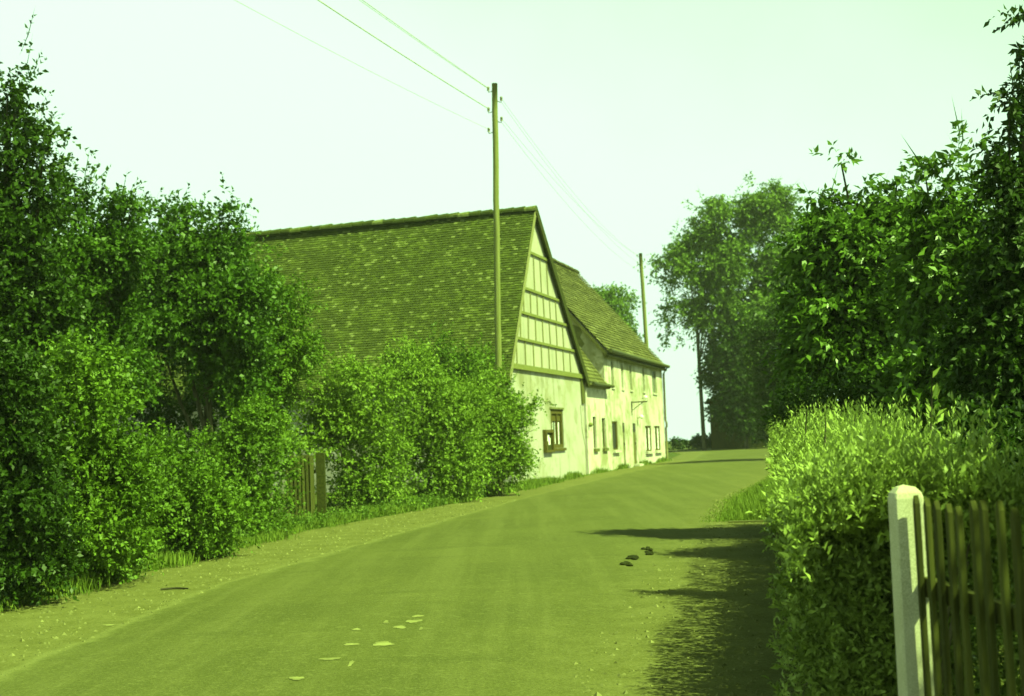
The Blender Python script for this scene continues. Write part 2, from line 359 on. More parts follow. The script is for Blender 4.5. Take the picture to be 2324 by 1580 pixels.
m.poly((up(TL, -BL, b0 - .3), up(TL, -BL, ZE), up(TA, -BL, ZA - .12), up(TR, -BL, ZE), up(TR, -BL, b0 - .3)))
m.build('wall', M['plaster'], barn)
# slatted panels of the gable, in storeys between the rails
def tl(z): return TA + (TL - TA) * (ZA - z) / (ZA - ZE)
def trr(z): return TA - (TA - TR) * (ZA - z) / (ZA - ZE)
zr = [4.10, 5.03, 5.92, 6.77, 8.07]
m = MB()
for i, z in enumerate(zr):
    z1 = zr[i + 1] if i < 4 else 9.3
    m.poly((up(tl(z) - .05, .03, z), up(trr(z) + .05, .03, z), up(trr(z1) + .05, .03, z1), up(tl(z1) - .05, .03, z1)))
m.build('gable_panel', M['panel'], barn)
for i, z in enumerate(zr):
    m = MB(); hh = .085 if i == 0 else .045
    m.bar(up(tl(z) - .0, .06, z), up(trr(z) + .02, .06, z + random.uniform(-.02, .02)), Z3, .07, hh * 2); m.build('rail', M['rail'] if i else M['rail'], barn)
for i in range(4):
    z0, z1 = zr[i] + (.085 if i == 0 else .045), zr[i + 1] - .045; a, b = trr(z0) + .25, tl(z0) - .25; n = (9, 8, 7, 5)[i]
    for j in range(n):
        f = (j + .6) / (n + .2); tb = a + (b - a) * f; tt = trr(z1) + .2 + (tl(z1) - trr(z1) - .4) * f; tt = tb + (tt - tb) * .12 + random.uniform(-.03, .03)
        if not (trr(z1) + .06 < tt < tl(z1) - .06): continue
        m = MB(); m.bar(up(tb, .048, z0), up(tt, .048, z1), BA.n, .06 + random.uniform(-.01, .015), .03); m.build('batten', M['batten'], barn)
# roof
OV = .34
vL = (up(TA, 0, ZA) - up(TL, 0, ZE)).normalized(); vR = (up(TA, 0, ZA) - up(TR, 0, ZE)).normalized()
LvL = (up(TA, 0, ZA) - up(TL, 0, ZE)).length; LvR = (up(TA, 0, ZA) - up(TR, 0, ZE)).length
m = MB()
oL = up(TL, .12, ZE) - vL * .55 + Z3 * .07
slab(m, oL - Z3 * .24, -BA.n, vL, BL + .3, LvL + .55, .10); tiles(m, oL, -BA.n, vL, BL + .3, LvL + .57, .105, .150, .022, 5, .10)
oR = up(TR, .12, ZE) - vR * .25 + Z3 * .07
slab(m, oR, -BA.n, vR, BL + .3, LvR + .25, .10); tiles(m, oR, -BA.n, vR, BL + .3, LvR + .27, .16, .19, .024, 6)
rf = m.build('roof', M['tile'], barn)
m = MB(); ridge(m, up(TA, -BL - .2, ZA + .05), up(TA, .14, ZA + .05), .19, .40); m.build('ridge_tiles', M['tile'], rf)
m = MB(); m.bar(up(TR, .17, ZE) - vR * .30 - Z3 * .06, up(TA, .17, ZA) - Z3 * .02, Z3, .06, .30); m.build('bargeboard', M['timber'], barn, 'dark board along the right verge of the gable')
m = MB(); m.bar(up(TL, .15, ZE) - vL * .5 - Z3 * .04, up(TA, .15, ZA) - Z3 * .06, Z3, .04, .13); m.build('bargeboard', M['batten'], barn, 'pale narrow board along the left verge of the gable')
m = MB(); m.bar(up(TL + .28, .12, ZE - .42), up(TL + .28, -BL, ZE - .42), Z3, .22, .16); m.build('eaves_board', M['timber'], barn)
m = MB(); m.bar(up(.26, .03, 4.0), up(.22, .03, 3.05), BA.n, .46, .05); m.build('corner_board', M['board'], barn, 'brownish board patching the corner under the eaves')
m = MB(); cr = [(.62, 3.0), (.58, 2.6), (.55, 2.2), (.48, 1.95), (.33, 1.72), (.15, 1.45), (.12, .9), (.16, .35)]
for (a, z), (b, z2) in zip(cr[:-1], cr[1:]): m.bar(up(a, .004, z), up(b, .004, z2), BA.n, .035, .016)
m.build('crack', M['cornice'], barn); m = MB(); cr = [(6.2, 3.15), (5.9, 3.02), (5.2, 3.06), (4.7, 2.9)]
for (a, z), (b, z2) in zip(cr[:-1], cr[1:]): m.bar(up(a, .004, z), up(b, .004, z2), BA.n, .03, .016)
m.build('crack', M['cornice'], barn)
# window
t0, t1, z0, z1 = win; w_ = MB()
for a, b, c, d in ((t0, t0 + .14, z0, z1), (t1 - .3, t1, z0, z1), (t0 + .14, t1 - .3, z1 - .16, z1), (t0 + .14, t1 - .3, z0, z0 + .13), ((t0 + t1) / 2 - .18, (t0 + t1) / 2 - .08, z0 + .13, z1 - .16)): BA.box(w_, a, b, -.16, -.03, c, d)
wf = w_.build('window', M['frame'], barn, 'brown framed window with white curtains')
m = MB(); BA.box(m, t0 + .14, t1 - .3, -.15, -.13, z0 + .13, z1 - .16); m.build('pane', M['glass'], wf)
m = MB()
for a, wd in ((t1 - .50, .2), (t1 - .95, .12), (t0 + .35, .14)): m = MB(); m.bar(up(a, -.115, z0 + .14), up(a - .05, -.115, z1 - .45), BA.n, wd, .012); m.build('curtain', M['curtain'], wf)
m = MB(); BA.box(m, t0 + .1, t1 - .25, -.125, -.08, z1 - .42, z1 - .15); m.build('transom_board', M['frame'], wf)
m = MB(); BA.box(m, t0 - .06, t1 + .06, -.05, .07, z0 - .10, z0 - .003); m.build('sill', M['frame'], wf)
m = MB(); BA.box(m, t0 - .1, t1 + .1, -.0, .03, z1 + .005, z1 + .07); m.build('lintel', M['cornice'], wf)
# notice board on the wall
nb = thing('notice_board', up(5.75, .06, 1.25), 'brown framed notice case with a white sheet, left of the barn window', 'notice board')
m = MB(); a, b, c, d = 5.20, 6.28, 1.27, 2.05
for q in ((a, a + .16, c, d), (b - .16, b, c, d), (a + .16, b - .16, d - .1, d), (a + .16, b - .16, c, c + .08)): BA.box(m, q[0], q[1], .004, .13, q[2], q[3])
m.build('frame', M['frame'], nb); m = MB(); BA.box(m, a + .16, b - .16, .004, .05, c + .08, d - .1); m.build('back_panel', M['timber'], nb)
m = MB(); BA.box(m, a + .3, a + .55, .052, .058, c + .26, c + .5); BA.box(m, a + .42, a + .7, .052, .057, c + .38, c + .62); m.build('paper_sheet', M['paper'], nb)

# --- the house with the low annex
HO = Frame((7.70, 70.64), 15.6); h0 = g(65); hp = HO.p
house = thing('farmhouse', (7.70, 70.64, g(70)), 'two storey whitewashed farmhouse beyond the barn with weathered plaster and a tiled roof', 'house')
HL, HD, ZEv, ZRi = 14.56, 4.26, 5.48, 10.46
upw = [(12.60, 13.15), (10.45, 10.92), (8.45, 8.95), (5.15, 5.70), (1.80, 3.05)]
H = [(a, b, 3.84, 5.0) for a, b in upw] + [(12.30, 13.45, 1.18, 2.40), (4.0, 5.65, 1.0, 2.22), (1.45, 3.12, 1.0, 2.22), (10.72, 11.2, g(60) + .02, 2.34), (8.05, 8.82, g(62) + .02, 2.33)]
m = MB(); wall_holes(m, HO, 0, HL, h0 - .3, ZEv, H, .10)
for t in (0, HL): m.poly((hp(t, 0, h0 - .3), hp(t, 0, ZEv), hp(t, -HD, ZRi - .1), hp(t, -2 * HD, ZEv), hp(t, -2 * HD, h0 - .3)))
m.quad(hp(0, -2 * HD, h0 - .3), hp(HL, -2 * HD, h0 - .3), hp(HL, -2 * HD, ZEv), hp(0, -2 * HD, ZEv)); m.build('wall', M['plaster_house'], house)
m = MB(); vF = (hp(0, -HD, ZRi) - hp(0, 0, ZEv)).normalized(); vB = (hp(0, -HD, ZRi) - hp(0, -2 * HD, ZEv)).normalized(); LF = (hp(0, -HD, ZRi) - hp(0, 0, ZEv)).length
oF = hp(-.15, 0, ZEv + .08) - vF * .42
slab(m, oF - Z3 * .14, HO.u, vF, HL + .3, LF + .42, .10); tiles(m, oF, HO.u, vF, HL + .3, LF + .44, .21, .24, .038, 8, .06)
oB = hp(-.15, -2 * HD, ZEv + .08) - vB * .42
slab(m, oB, HO.u, vB, HL + .3, LF + .42, .10); tiles(m, oB, HO.u, vB, HL + .3, LF + .44, .21, .24, .038, 9)
rf = m.build('roof', M['tile_house'], house)
m = MB(); ridge(m, hp(-.15, -HD, ZRi + .1), hp(HL + .15, -HD, ZRi + .1), .15, .4, 4); m.build('ridge_tiles', M['tile_house'], rf)
m = MB(); HO.box(m, -.05, HL + .05, .004, .22, ZEv - .26, ZEv - .12); HO.box(m, -.03, HL + .03, .004, .12, ZEv - .40, ZEv - .262); m.build('cornice', M['cornice'], house)
m = MB(); m.tube([hp(-.2, .34, ZEv - .20), hp(HL + .2, .34, ZEv - .17)], .085, 8); m.build('gutter', M['gutter'], house)
m = MB(); m.tube([hp(.06, .30, ZEv - .25), hp(.06, .10, ZEv - .55), hp(.06, .08, 2.5), hp(.06, .13, 2.4), hp(.06, .13, 2.2), hp(.06, .08, 2.1), hp(.06, .08, g(70))], .055, 8); m.build('downpipe', M['pipe'], house)
for a, b in upw:
    m = MB(); c, d = 3.84, 5.0; e = .05
    for q in ((a, a + e, c, d), (b - e, b, c, d), (a + e, b - e, d - e, d), (a + e, b - e, c, c + e), ((a + b) / 2 - .02, (a + b) / 2 + .02, c + e, d - e)): HO.box(m, q[0], q[1], -.09, -.05, q[2], q[3])
    wf = m.build('window', M['frame_pale'], house); m = MB(); HO.box(m, a + e, b - e, -.088, -.075, c + e, d - e); m.build('pane', M['glass'], wf)
    m = MB(); HO.box(m, a - .06, b + .06, -.04, .05, c - .07, c - .004); m.build('sill', M['sill'], wf)
for a, b, c, d, kind in ((12.30, 13.45, 1.18, 2.40, 0), (4.0, 5.65, 1.0, 2.22, 1), (1.45, 3.12, 1.0, 2.22, 1)):
    m = MB(); e = .13
    parts_ = [(a, a + e, c, d), (b - e, b, c, d), (a + e, b - e, d - .07, d), (a + e, b - e, c, c + .06)]
    if kind: parts_ += [((a + b) / 2 - .1, (a + b) / 2 + .1, c + .06, d - .07)]
    for q in parts_: HO.box(m, q[0], q[1], -.09, -.03, q[2], q[3])
    wf = m.build('window', M['frame'], house); m = MB(); HO.box(m, a + e, b - e, -.088, -.07, c + .06, d - .07); m.build('pane', M['dark'] if not kind else M['glass'], wf)
    if kind:
        for t in (a + .33, b - .33): m = MB(); HO.box(m, t - .16, t + .16, -.068, -.06, c + .07, d - .08); m.build('curtain', M['curtain'], wf)
    m = MB(); HO.box(m, a - .08, b + .08, -.02, .12, c - .12, c - .004); m.build('sill', M['sill'], wf)
for a, b, y in ((10.72, 11.2, 60), (8.05, 8.82, 62.5)):
    m = MB(); HO.box(m, a, b, -.099, -.05, g(y) + .02, 2.33); dr = m.build('door', M['door'], house)
    m = MB(); HO.box(m, a + .03, b - .03, -.049, -.03, 1.95, 2.25); m.build('fanlight', M['dark'], dr)
    m = MB(); HO.box(m, a + .08, a + .12, -.049, .0, 1.35, 1.47); m.build('handle', M['iron'], dr)
    m = MB(); HO.box(m, a - .12, b + .12, .003, .28, g(y) - .1, g(y) + .10); m.build('step', M['sill'], dr)
# worn edge of the house gable towards the barn: fallen plaster
m = MB(); pts = [(.95, 6.35), (1.25, 6.5), (1.45, 6.2), (1.3, 6.05), (1.15, 5.75), (.9, 5.5), (.78, 5.65), (.95, 5.95), (.85, 6.15)]
m.poly([hp(HL + .006, -a, z) for a, z in pts]); m.build('bare_patch', M['cornice'], house, 'patch of fallen plaster on the gable wall')
# wall lamps: bracket with an opal globe
for t, z, lb in ((6.25, 3.55, 'small white globe lamp high on the farmhouse front under the upper windows'), (7.55, 2.62, 'small white globe lamp beside the farmhouse door, lower on the wall')):
    wl = thing('wall_lamp', hp(t, 0, z), lb, 'lamp', 'globe lamps on the farmhouse front'); m = MB(); m.tube([hp(t, .004, z - .05), hp(t, .14, z - .02), hp(t, .2, z - .09)], .018, 6); m.build('bracket', M['iron'], wl)
    m = MB(); m.blob(hp(t, .2, z), (.10, .10, .10), n=12, m=8, j=0); m.build('globe', M['globe'], wl)
wb = thing('wall_bracket', hp(8.95, 0, 2.75), 'dark iron bracket standing out from the farmhouse front above the doors', 'bracket')
m = MB(); m.tube([hp(8.95, .02, 2.7), hp(8.95, .04, 3.32)], .03, 6); m.build('backplate', M['iron'], wb)
m = MB(); m.tube([hp(8.95, .03, 3.28), hp(8.95, .75, 3.28)], .035, 6); m.tube([hp(8.95, .03, 2.9), hp(8.95, .55, 3.26)], .02, 6); m.build('arm', M['iron'], wb)

annex = thing('annex', hp(16.4, 0, h0), 'low whitewashed annex squeezed between the barn and the farmhouse with its own tiled roof', 'outbuilding')
AT0, AT1, AZE, AW, AZR = 14.60, 18.30, 3.95, 2.9, 8.25
wins = [(16.62, 17.20, 1.30, 2.56), (14.80, 15.48, 1.30, 2.52)]
m = MB(); wall_holes(m, HO, AT0, AT1, h0 - .3, AZE, wins, .14)
for t in (AT0, AT1): m.poly((hp(t, 0, h0 - .3), hp(t, 0, AZE), hp(t, -AW, AZR - .1), hp(t, -AW * 2, AZE), hp(t, -2 * AW, h0 - .3)))
m.build('wall', M['plaster_house'], annex)
vA = (hp(0, -AW, AZR) - hp(0, 0, AZE)).normalized(); LA = (hp(0, -AW, AZR) - hp(0, 0, AZE)).length; m = MB(); oA = hp(14.35, 0, AZE + .1) - vA * .35
slab(m, oA, HO.u, vA, 3.85, LA + .35, .09); tiles(m, oA, HO.u, vA, 3.85, LA + .37, .2, .22, .03, 12)
vA2 = (hp(0, -AW, AZR) - hp(0, -2 * AW, AZE)).normalized(); slab(m, hp(14.62, -2 * AW, AZE + .1), HO.u, vA2, 3.58, LA, .09)
m.build('roof', M['tile_house'], annex)
m = MB(); HO.box(m, 14.4, 18.1, .004, .16, AZE - .22, AZE - .04); m.tube([hp(14.3, .30, AZE - .12), hp(18.15, .30, AZE - .12)], .07, 8); m.build('eaves_board', M['gutter'], annex)
for a, b, c, d in wins:
    m = MB(); e = .07
    for q in ((a, a + e, c, d), (b - e, b, c, d), (a + e, b - e, d - e, d), (a + e, b - e, c, c + e), (a + e, b - e, d - .42, d - .37)): HO.box(m, q[0], q[1], -.13, -.07, q[2], q[3])
    wf = m.build('window', M['board'], annex); m = MB(); HO.box(m, a + e, b - e, -.128, -.115, c + e, d - e); m.build('pane', M['glass'], wf)
    m = MB(); HO.box(m, a - .1, b + .1, -.03, .09, c - .13, c - .004); m.build('sill', M['sill_dark'], wf)
m = MB(); m.blob(hp(18.0, .08, 2.23), (.09, .09, .09)); m.build('vent_cap', M['pole'], annex)

# --- dark shed under the far tree
SH = Frame((14.4, 101.0), 106); sp_ = SH.p
shed = thing('shed', (14.4, 101.0, g(101)), 'dark wooden shed in deep shade under the far tree at the road bend', 'shed')
m = MB(); zs = g(101); WS = 7.0
m.poly((sp_(0, 0, zs - .2), sp_(0, 0, zs + 3.6), sp_(-WS / 2, 0, zs + 5.8), sp_(-WS, 0, zs + 3.6), sp_(-WS, 0, zs - .2)))
m.poly((sp_(0, -9, zs - .2), sp_(0, -9, zs + 3.6), sp_(-WS / 2, -9, zs + 5.8), sp_(-WS, -9, zs + 3.6), sp_(-WS, -9, zs - .2)))
m.quad(sp_(0, 0, zs - .2), sp_(0, -9, zs - .2), sp_(0, -9, zs + 3.6), sp_(0, 0, zs + 3.6)); m.quad(sp_(-WS, 0, zs - .2), sp_(-WS, -9, zs - .2), sp_(-WS, -9, zs + 3.6), sp_(-WS, 0, zs + 3.6))
m.build('wall', M['shed'], shed)
m = MB()
for sg in (0, -WS):
    v = (sp_(-WS / 2, 0, zs + 5.8) - sp_(sg, 0, zs + 3.6)).normalized(); L = (sp_(-WS / 2, 0, zs + 5.8) - sp_(sg, 0, zs + 3.6)).length
    o = sp_(sg, .3, zs + 3.68) - v * .4; slab(m, o, -SH.n, v, 9.6, L + .4, .1); tiles(m, o, -SH.n, v, 9.6, L + .42, .3, .3, .04, 15)
m.build('roof', M['tile'], shed)
m = MB(); SH.box(m, -4.6, -2.6, .004, .05, zs, zs + 2.5); m.build('door', M['timber'], shed)

# ------------------------------------------------------------------ poles and wires
def pole(base, top, r0, r1, left, right, label):
    p = thing('utility_pole', base, label, 'pole', 'wooden utility poles'); base = Vector(base); top = Vector(top)
    pts = []; rr = []
    for i in range(15):
        f = i / 14; pts.append(base.lerp(top, f) + Vector((random.gauss(0, .004), random.gauss(0, .004), 0)) * (0 < i < 14) - Z3 * (.3 if i == 0 else 0)); rr.append(r0 + (r1 - r0) * f)
    m = MB(); m.tube(pts, rr, 14); m.build('shaft', M['pole'], p); tips = []
    for sd, zs_ in ((-1, left), (1, right)):
        for z in zs_:
            q = base.lerp(top, (z - base.z) / (top.z - base.z)); a = q + Vector((sd * r1 * .8, -.02, -.05)); e = q + Vector((sd * (r1 + .10), -.03, 0)); 
            m = MB(); m.tube([e - Z3 * .05, e - Z3 * .02, e + Z3 * .0, e + Z3 * .02, e + Z3 * .06, e + Z3 * .075], [.03, .04, .03, .042, .034, .012], 10); io = m.build('insulator', M['porcelain'], p)
            m = MB(); m.tube([a, a + Vector((sd * .06, 0, -.03)), e - Z3 * .09, e - Z3 * .04], .012, 6); m.build('hook', M['iron'], io); tips.append(e + Z3 * .03)
    return tips
b1 = at(1131, 860, 38); t1p = at(1122, 190, 38); bx = b1 + (b1 - t1p) * ((b1.z - g(38)) / (t1p.z - b1.z))
tips1 = pole((bx.x, 38, g(38)), tuple(t1p), .095, .082, (11.63, 11.04, 10.45), (11.33, 10.75), 'tall bare wooden utility pole behind the bushes in front of the barn roof')
t2p = at(1453, 575, 76)
tips2 = pole((7.62, 76, g(76)), tuple(t2p), .125, .10, (11.85, 11.45, 11.0), (11.6, 11.2), 'distant wooden utility pole rising behind the farmhouse roof')
def wire(a, b, sag, r, label, grp):
    m = MB(); n = 28; m.tube([a.lerp(b, i / n) - Z3 * (4 * sag * (i / n) * (1 - i / n)) for i in range(n + 1)], r, 5); o = m.build('overhead_wire', M['wire']); tag(o, label, 'wire', grp)
for k_, (tp, en, sg, r, lb) in enumerate(((tips1[0], (-14.0, -5, 12.6), .45, .0085, 'upper overhead wire running from the near pole to the upper left'),
                          (tips1[0] + Vector((.03, 0, -.04)), (-13.5, -5, 12.35), .55, .006, 'thinner overhead wire hanging just below the upper one'),
                          (tips1[1], (-14.0, -5, 11.8), .5, .012, 'thickest overhead wire, running from the middle insulator to the upper left'),
                          (tips1[2], (-15.4, -5, 10.9), .6, .0045, 'faint lowest overhead wire running to the upper left'))):
    wire(tp, Vector(en), sg, r, lb, 'overhead wires')
for a, b, lb in ((tips1[3], tips2[0], 'topmost faint wire between the two poles'), (tips1[3] - Z3 * .12, tips2[1], 'second faint wire down between the two poles'),
                 (tips1[4], tips2[3], 'third faint wire down between the two poles'), (tips1[4] - Z3 * .12, tips2[2], 'lowest faint wire between the two poles')):
    wire(a, b, .5, .0042, lb, 'overhead wires')

# ------------------------------------------------------------------ foliage
def unit(n):
    v = rng.normal(size=(n, 3)); return v / np.linalg.norm(v, axis=1, keepdims=True)
def norm(v): return v / np.maximum(np.linalg.norm(v, axis=1, keepdims=True), 1e-6)
def leaf_mesh(name, mat, P, L, N, ln, wd, tint, parent=None, curl=.12, kind=None):
    n = len(P); b = np.array(base_of(parent)); L = norm(L); Sd = norm(np.cross(L, N)); N = np.cross(Sd, L)
    ln = ln[:, None]; wd = wd[:, None]; V = np.empty((n, 4, 3), 'f')
    V[:, 0] = P - b; V[:, 1] = P + L * ln * .45 + Sd * wd * .5 + N * ln * curl - b; V[:, 2] = P + L * ln - N * ln * curl * .6 - b; V[:, 3] = P + L * ln * .45 - Sd * wd * .5 + N * ln * curl - b
    me = bpy.data.meshes.new(name); me.vertices.add(n * 4); me.vertices.foreach_set('co', V.reshape(-1).astype('f'))
    me.loops.add(n * 4); me.loops.foreach_set('vertex_index', np.arange(n * 4, dtype='i')); me.polygons.add(n); me.polygons.foreach_set('loop_start', np.arange(0, n * 4, 4, dtype='i'))
    a = me.attributes.new('tint', 'FLOAT', 'FACE'); a.data.foreach_set('value', tint.astype('f')); me.materials.append(mat); me.update(calc_edges=True)
    o = bpy.data.objects.new(name, me); COL.objects.link(o); o.parent = parent
    if kind: o['kind'] = kind
    return o
def shoots(st, dr, ln, per, leaf, wide, droop=.15, spread=.9, up=.35):
    "leaves set round shoots; st, dr (n,3), ln (n)"
    n = len(st); k = np.tile((np.arange(per) + .5) / per, n); st = np.repeat(st, per, 0); d = np.repeat(dr, per, 0); ln = np.repeat(ln, per)
    k = np.clip(k + rng.normal(size=n * per) * .06, 0, 1); P = st + d * (ln * k)[:, None]; P[:, 2] -= droop * ln * k ** 2
    rd = unit(n * per); rd = norm(rd - d * np.sum(rd * d, 1, keepdims=True)); L = norm(d * (.35 + .6 * k[:, None]) + rd * spread + np.array([0, 0, -droop]))
    N = norm(np.array([0, 0, 1.]) * up + d * .35 + unit(n * per) * .75)
    tt = np.clip(np.repeat(rng.random(n), per) * .5 + rng.random(n * per) * .6 + .12 * k - .05, 0, 1)
    sz = leaf * rng.uniform(.5, 1.4, n * per) * (1.1 - .35 * k)
    return P, L, N, sz, sz * wide * rng.uniform(.8, 1.15, n * per), tt
def crown_points(ells, nsub, nsh, fr=(.24, .42), inner=.35):
    el = np.array(ells); w = (el[:, 3] * el[:, 5]) ** .6; w /= w.sum(); ns = np.maximum((nsub * w).astype(int), 3); C = []; Rr = []; O = []
    for e, k in zip(el, ns):
        d = unit(k); r = 1 - (1 - inner) * rng.random(k) ** 1.6; C.append(e[:3] + d * e[3:] * (r * .82)[:, None]); s = rng.uniform(*fr, k); Rr.append(s[:, None] * np.minimum(e[3:], np.median(e[3:]))[None]); O.append(d)
    C = np.concatenate(C); Rr = np.concatenate(Rr); O = np.concatenate(O); p = Rr[:, 0] * Rr[:, 2]; p /= p.sum(); i = rng.choice(len(C), nsh, p=p)
    d = unit(nsh); d[:, 2] += .15; d = norm(d); st = C[i] + d * Rr[i] * np.sqrt(rng.uniform(.15, 1, nsh))[:, None]
    return st, norm(d * .7 + O[i] * .5 + unit(nsh) * .45), C
def plant(name, label, cat, base, ells, mat, leaf, wide, nsub, nsh, per, slen, droop, up_, trunk_r=.06, group=None, parts=('crown', 'trunk'), trunk_pts=None, nlimb=10, wisps=0, fr=(.24, .42), spread=.9):
    base = Vector(base); t = thing(name, base, label, cat, group)
    st, d, C = crown_points(ells, nsub, nsh, fr); d = norm(d + np.array([0, 0, up_])); ln = slen * rng.uniform(.6, 1.5, nsh)
    if wisps:
        el = np.array(ells); i = rng.choice(len(el), wisps, p=el[:, 3] * el[:, 5] / (el[:, 3] * el[:, 5]).sum()); dd = unit(wisps); dd[:, 2] = np.abs(dd[:, 2]) * .9 + .1; dd = norm(dd)
        st = np.concatenate([st, el[i, :3] + dd * el[i, 3:] * .88]); d = np.concatenate([d, norm(dd + np.array([0, 0, .5 + up_]) + unit(wisps) * .35)]); ln = np.concatenate([ln, slen * rng.uniform(1.1, 2.1, wisps)])
    P, L, N, sz, wd, tt = shoots(st, d, ln, per, leaf, wide, droop, spread)
    k2 = slice(len(st) - wisps, None)
    if wisps: P = np.concatenate([P, st[k2]]); L = np.concatenate([L, d[k2] - np.array([0, 0, droop * .6])]); N = np.concatenate([N, unit(wisps)]); sz = np.concatenate([sz, ln[k2]]); wd = np.concatenate([wd, np.full(wisps, leaf * .14)]); tt = np.concatenate([tt, np.zeros(wisps)])
    kp = P[:, 2] > SL * np.minimum(P[:, 1], 106) + .03
    leaf_mesh(parts[0], mat, P[kp], L[kp], N[kp], sz[kp], wd[kp], tt[kp], t)
    m = MB(); top = Vector(C[np.argmax(C[:, 2])]); cen = Vector(np.mean(C, 0))
    pts = trunk_pts or [base - Z3 * .1, base.lerp(Vector((cen.x, cen.y, (base.z + cen.z) / 2)), .8) + Vector((random.uniform(-.1, .1), 0, 0)), cen, cen.lerp(top, .5)]
    pts = [Vector(p) for p in pts]; m.tube(pts, [trunk_r * (1 - .75 * i / (len(pts) - 1)) for i in range(len(pts))], 8)
    for i in rng.choice(len(C), min(nlimb, len(C)), replace=False):
        q = Vector(C[i]); f = random.uniform(.25, .85); k = f * (len(pts) - 1); j = int(k); a = pts[j].lerp(pts[min(j + 1, len(pts) - 1)], k - j)
        mid = a.lerp(q, .5) + Vector((random.uniform(-.1, .1), random.uniform(-.1, .1), -.06 * (q - a).length)); r = trunk_r * (1 - .75 * f) * .6
        m.tube([a, mid, q], [r, r * .6, r * .2], 6)
    m.build(parts[1], M['bark'], t); return t
def E(d, *lst, deep=1.0):
    "crown masses at depth d: (x, y, half width, half height) as seen, with a depth like the width"
    out = []
    for q in lst:
        dd = d + (q[4] if len(q) > 4 else 0); c = at(q[0], q[1], dd); out.append((c.x, c.y, c.z, q[2] / FPX * dd, q[2] / FPX * dd * deep, q[3] / FPX * dd))
    return out
SHB = ('foliage', 'stem')
# --- left side
def gp(x, y): return (x, y, g(y))
plant('tree', 'tall ragged tree with jutting branches, tallest on the left edge', 'tree', gp(-7.9, 20), E(20, (38, 165, 22, 45), (10, 225, 48, 60), (88, 300, 42, 24), (40, 335, 70, 55), (80, 395, 55, 38), (20, 480, 110, 80), (40, 600, 110, 90), (-30, 720, 170, 140), (-60, 930, 150, 160)), M['leaf_tree_shade_toned'], .105, .62, 230, 5200, 12, .42, .2, .12, .16, nlimb=26, wisps=110)
plant('tree', 'leafy small tree with rounded top beside the tall ragged tree', 'tree', gp(-6.9, 23.5), E(23.5, (165, 455, 50, 48), (225, 500, 45, 40), (275, 480, 42, 48), (230, 590, 100, 80), (180, 700, 120, 90), (230, 830, 110, 90)), M['leaf_tree'], .10, .65, 120, 2900, 11, .36, .15, .1, .10, nlimb=20, wisps=120)
plant('tree', 'broad small tree with a tufted right side hiding the left end of the roof', 'tree', gp(-6.4, 27), E(27, (345, 500, 45, 38, 1), (410, 510, 60, 45), (505, 478, 36, 50), (520, 560, 40, 70), (430, 600, 120, 85), (450, 720, 150, 90), (540, 830, 90, 80), (520, 680, 90, 80, -1), (420, 760, 110, 50, -1)), M['leaf_tree'], .11, .62, 150, 3600, 11, .38, .15, .1, .12, nlimb=22, wisps=110)
plant('tree', 'light loose foliage tree hanging in front of the roof, right of the broad tree', 'tree', gp(-5.4, 30), E(30, (590, 630, 60, 70), (620, 720, 75, 80), (640, 820, 80, 70), (570, 800, 80, 90), (560, 920, 90, 90)), M['leaf_shrub'], .10, .5, 100, 2300, 12, .40, .3, -.05, .08, nlimb=16, wisps=60)
plant('shrub', 'rounded leafy shrub in the roadside thicket, rising to a blunt top on the left', 'shrub', gp(-5.9, 16.3), E(16.3, (185, 880, 105, 95), (215, 970, 110, 90), (170, 1080, 150, 110), (280, 1090, 95, 90), (200, 1190, 150, 90)), M['leaf_shrub'], .066, .6, 90, 2100, 12, .26, .15, .15, .05, 'shrubs of the roadside thicket', SHB, wisps=130)
plant('shrub', 'shrub with shade-darkened leaves at the left edge of the photo, in front of the tall tree', 'shrub', gp(-6.3, 15.2), E(14.6, (10, 900, 70, 120), (5, 1010, 95, 110), (30, 1130, 95, 100), (50, 1250, 110, 80), (-60, 900, 90, 150)), M['leaf_shade_toned'], .07, .6, 100, 2300, 12, .28, .15, .1, .05, 'shrubs of the roadside thicket', SHB, wisps=60)
plant('shrub', 'low bramble mound at the road edge below the rounded shrub', 'shrub', gp(-5.35, 17.2), E(17.0, (140, 1290, 110, 55), (260, 1265, 90, 55), (60, 1320, 80, 50)), M['leaf_shrub'], .065, .65, 60, 900, 11, .3, .25, .1, .03, 'shrubs of the roadside thicket', SHB, wisps=60)
plant('shrub', 'wide shrub in the middle of the roadside thicket, deep shadow behind it', 'shrub', gp(-4.9, 20), E(20, (400, 1080, 90, 80), (350, 1160, 120, 80), (450, 1150, 110, 90), (400, 1230, 120, 60)), M['leaf_shrub'], .068, .6, 90, 1700, 12, .28, .15, .12, .05, 'shrubs of the roadside thicket', SHB, wisps=100)
plant('shrub', 'shrub of the thicket next to the wooden board screen', 'shrub', gp(-4.5, 24), E(24, (550, 1050, 80, 85), (575, 980, 65, 65), (540, 1140, 95, 80), (590, 1140, 45, 60), (575, 1195, 60, 35), (632, 1090, 34, 70, 2.6), (640, 1160, 30, 40, 2.4), (655, 1040, 34, 26, 2.6)), M['leaf_shrub'], .075, .6, 90, 1700, 12, .30, .18, .1, .05, 'shrubs of the roadside thicket', SHB, wisps=90)
plant('shrub', 'shrub filling the back of the thicket in shadow under the broad tree', 'shrub', gp(-7.4, 28.5), E(28.5, (440, 870, 110, 80), (300, 960, 150, 100), (440, 980, 120, 90), (340, 1080, 160, 90)), M['leaf_shade_toned'], .085, .6, 70, 1300, 11, .34, .15, .1, .05, 'shrubs of the roadside thicket', SHB)
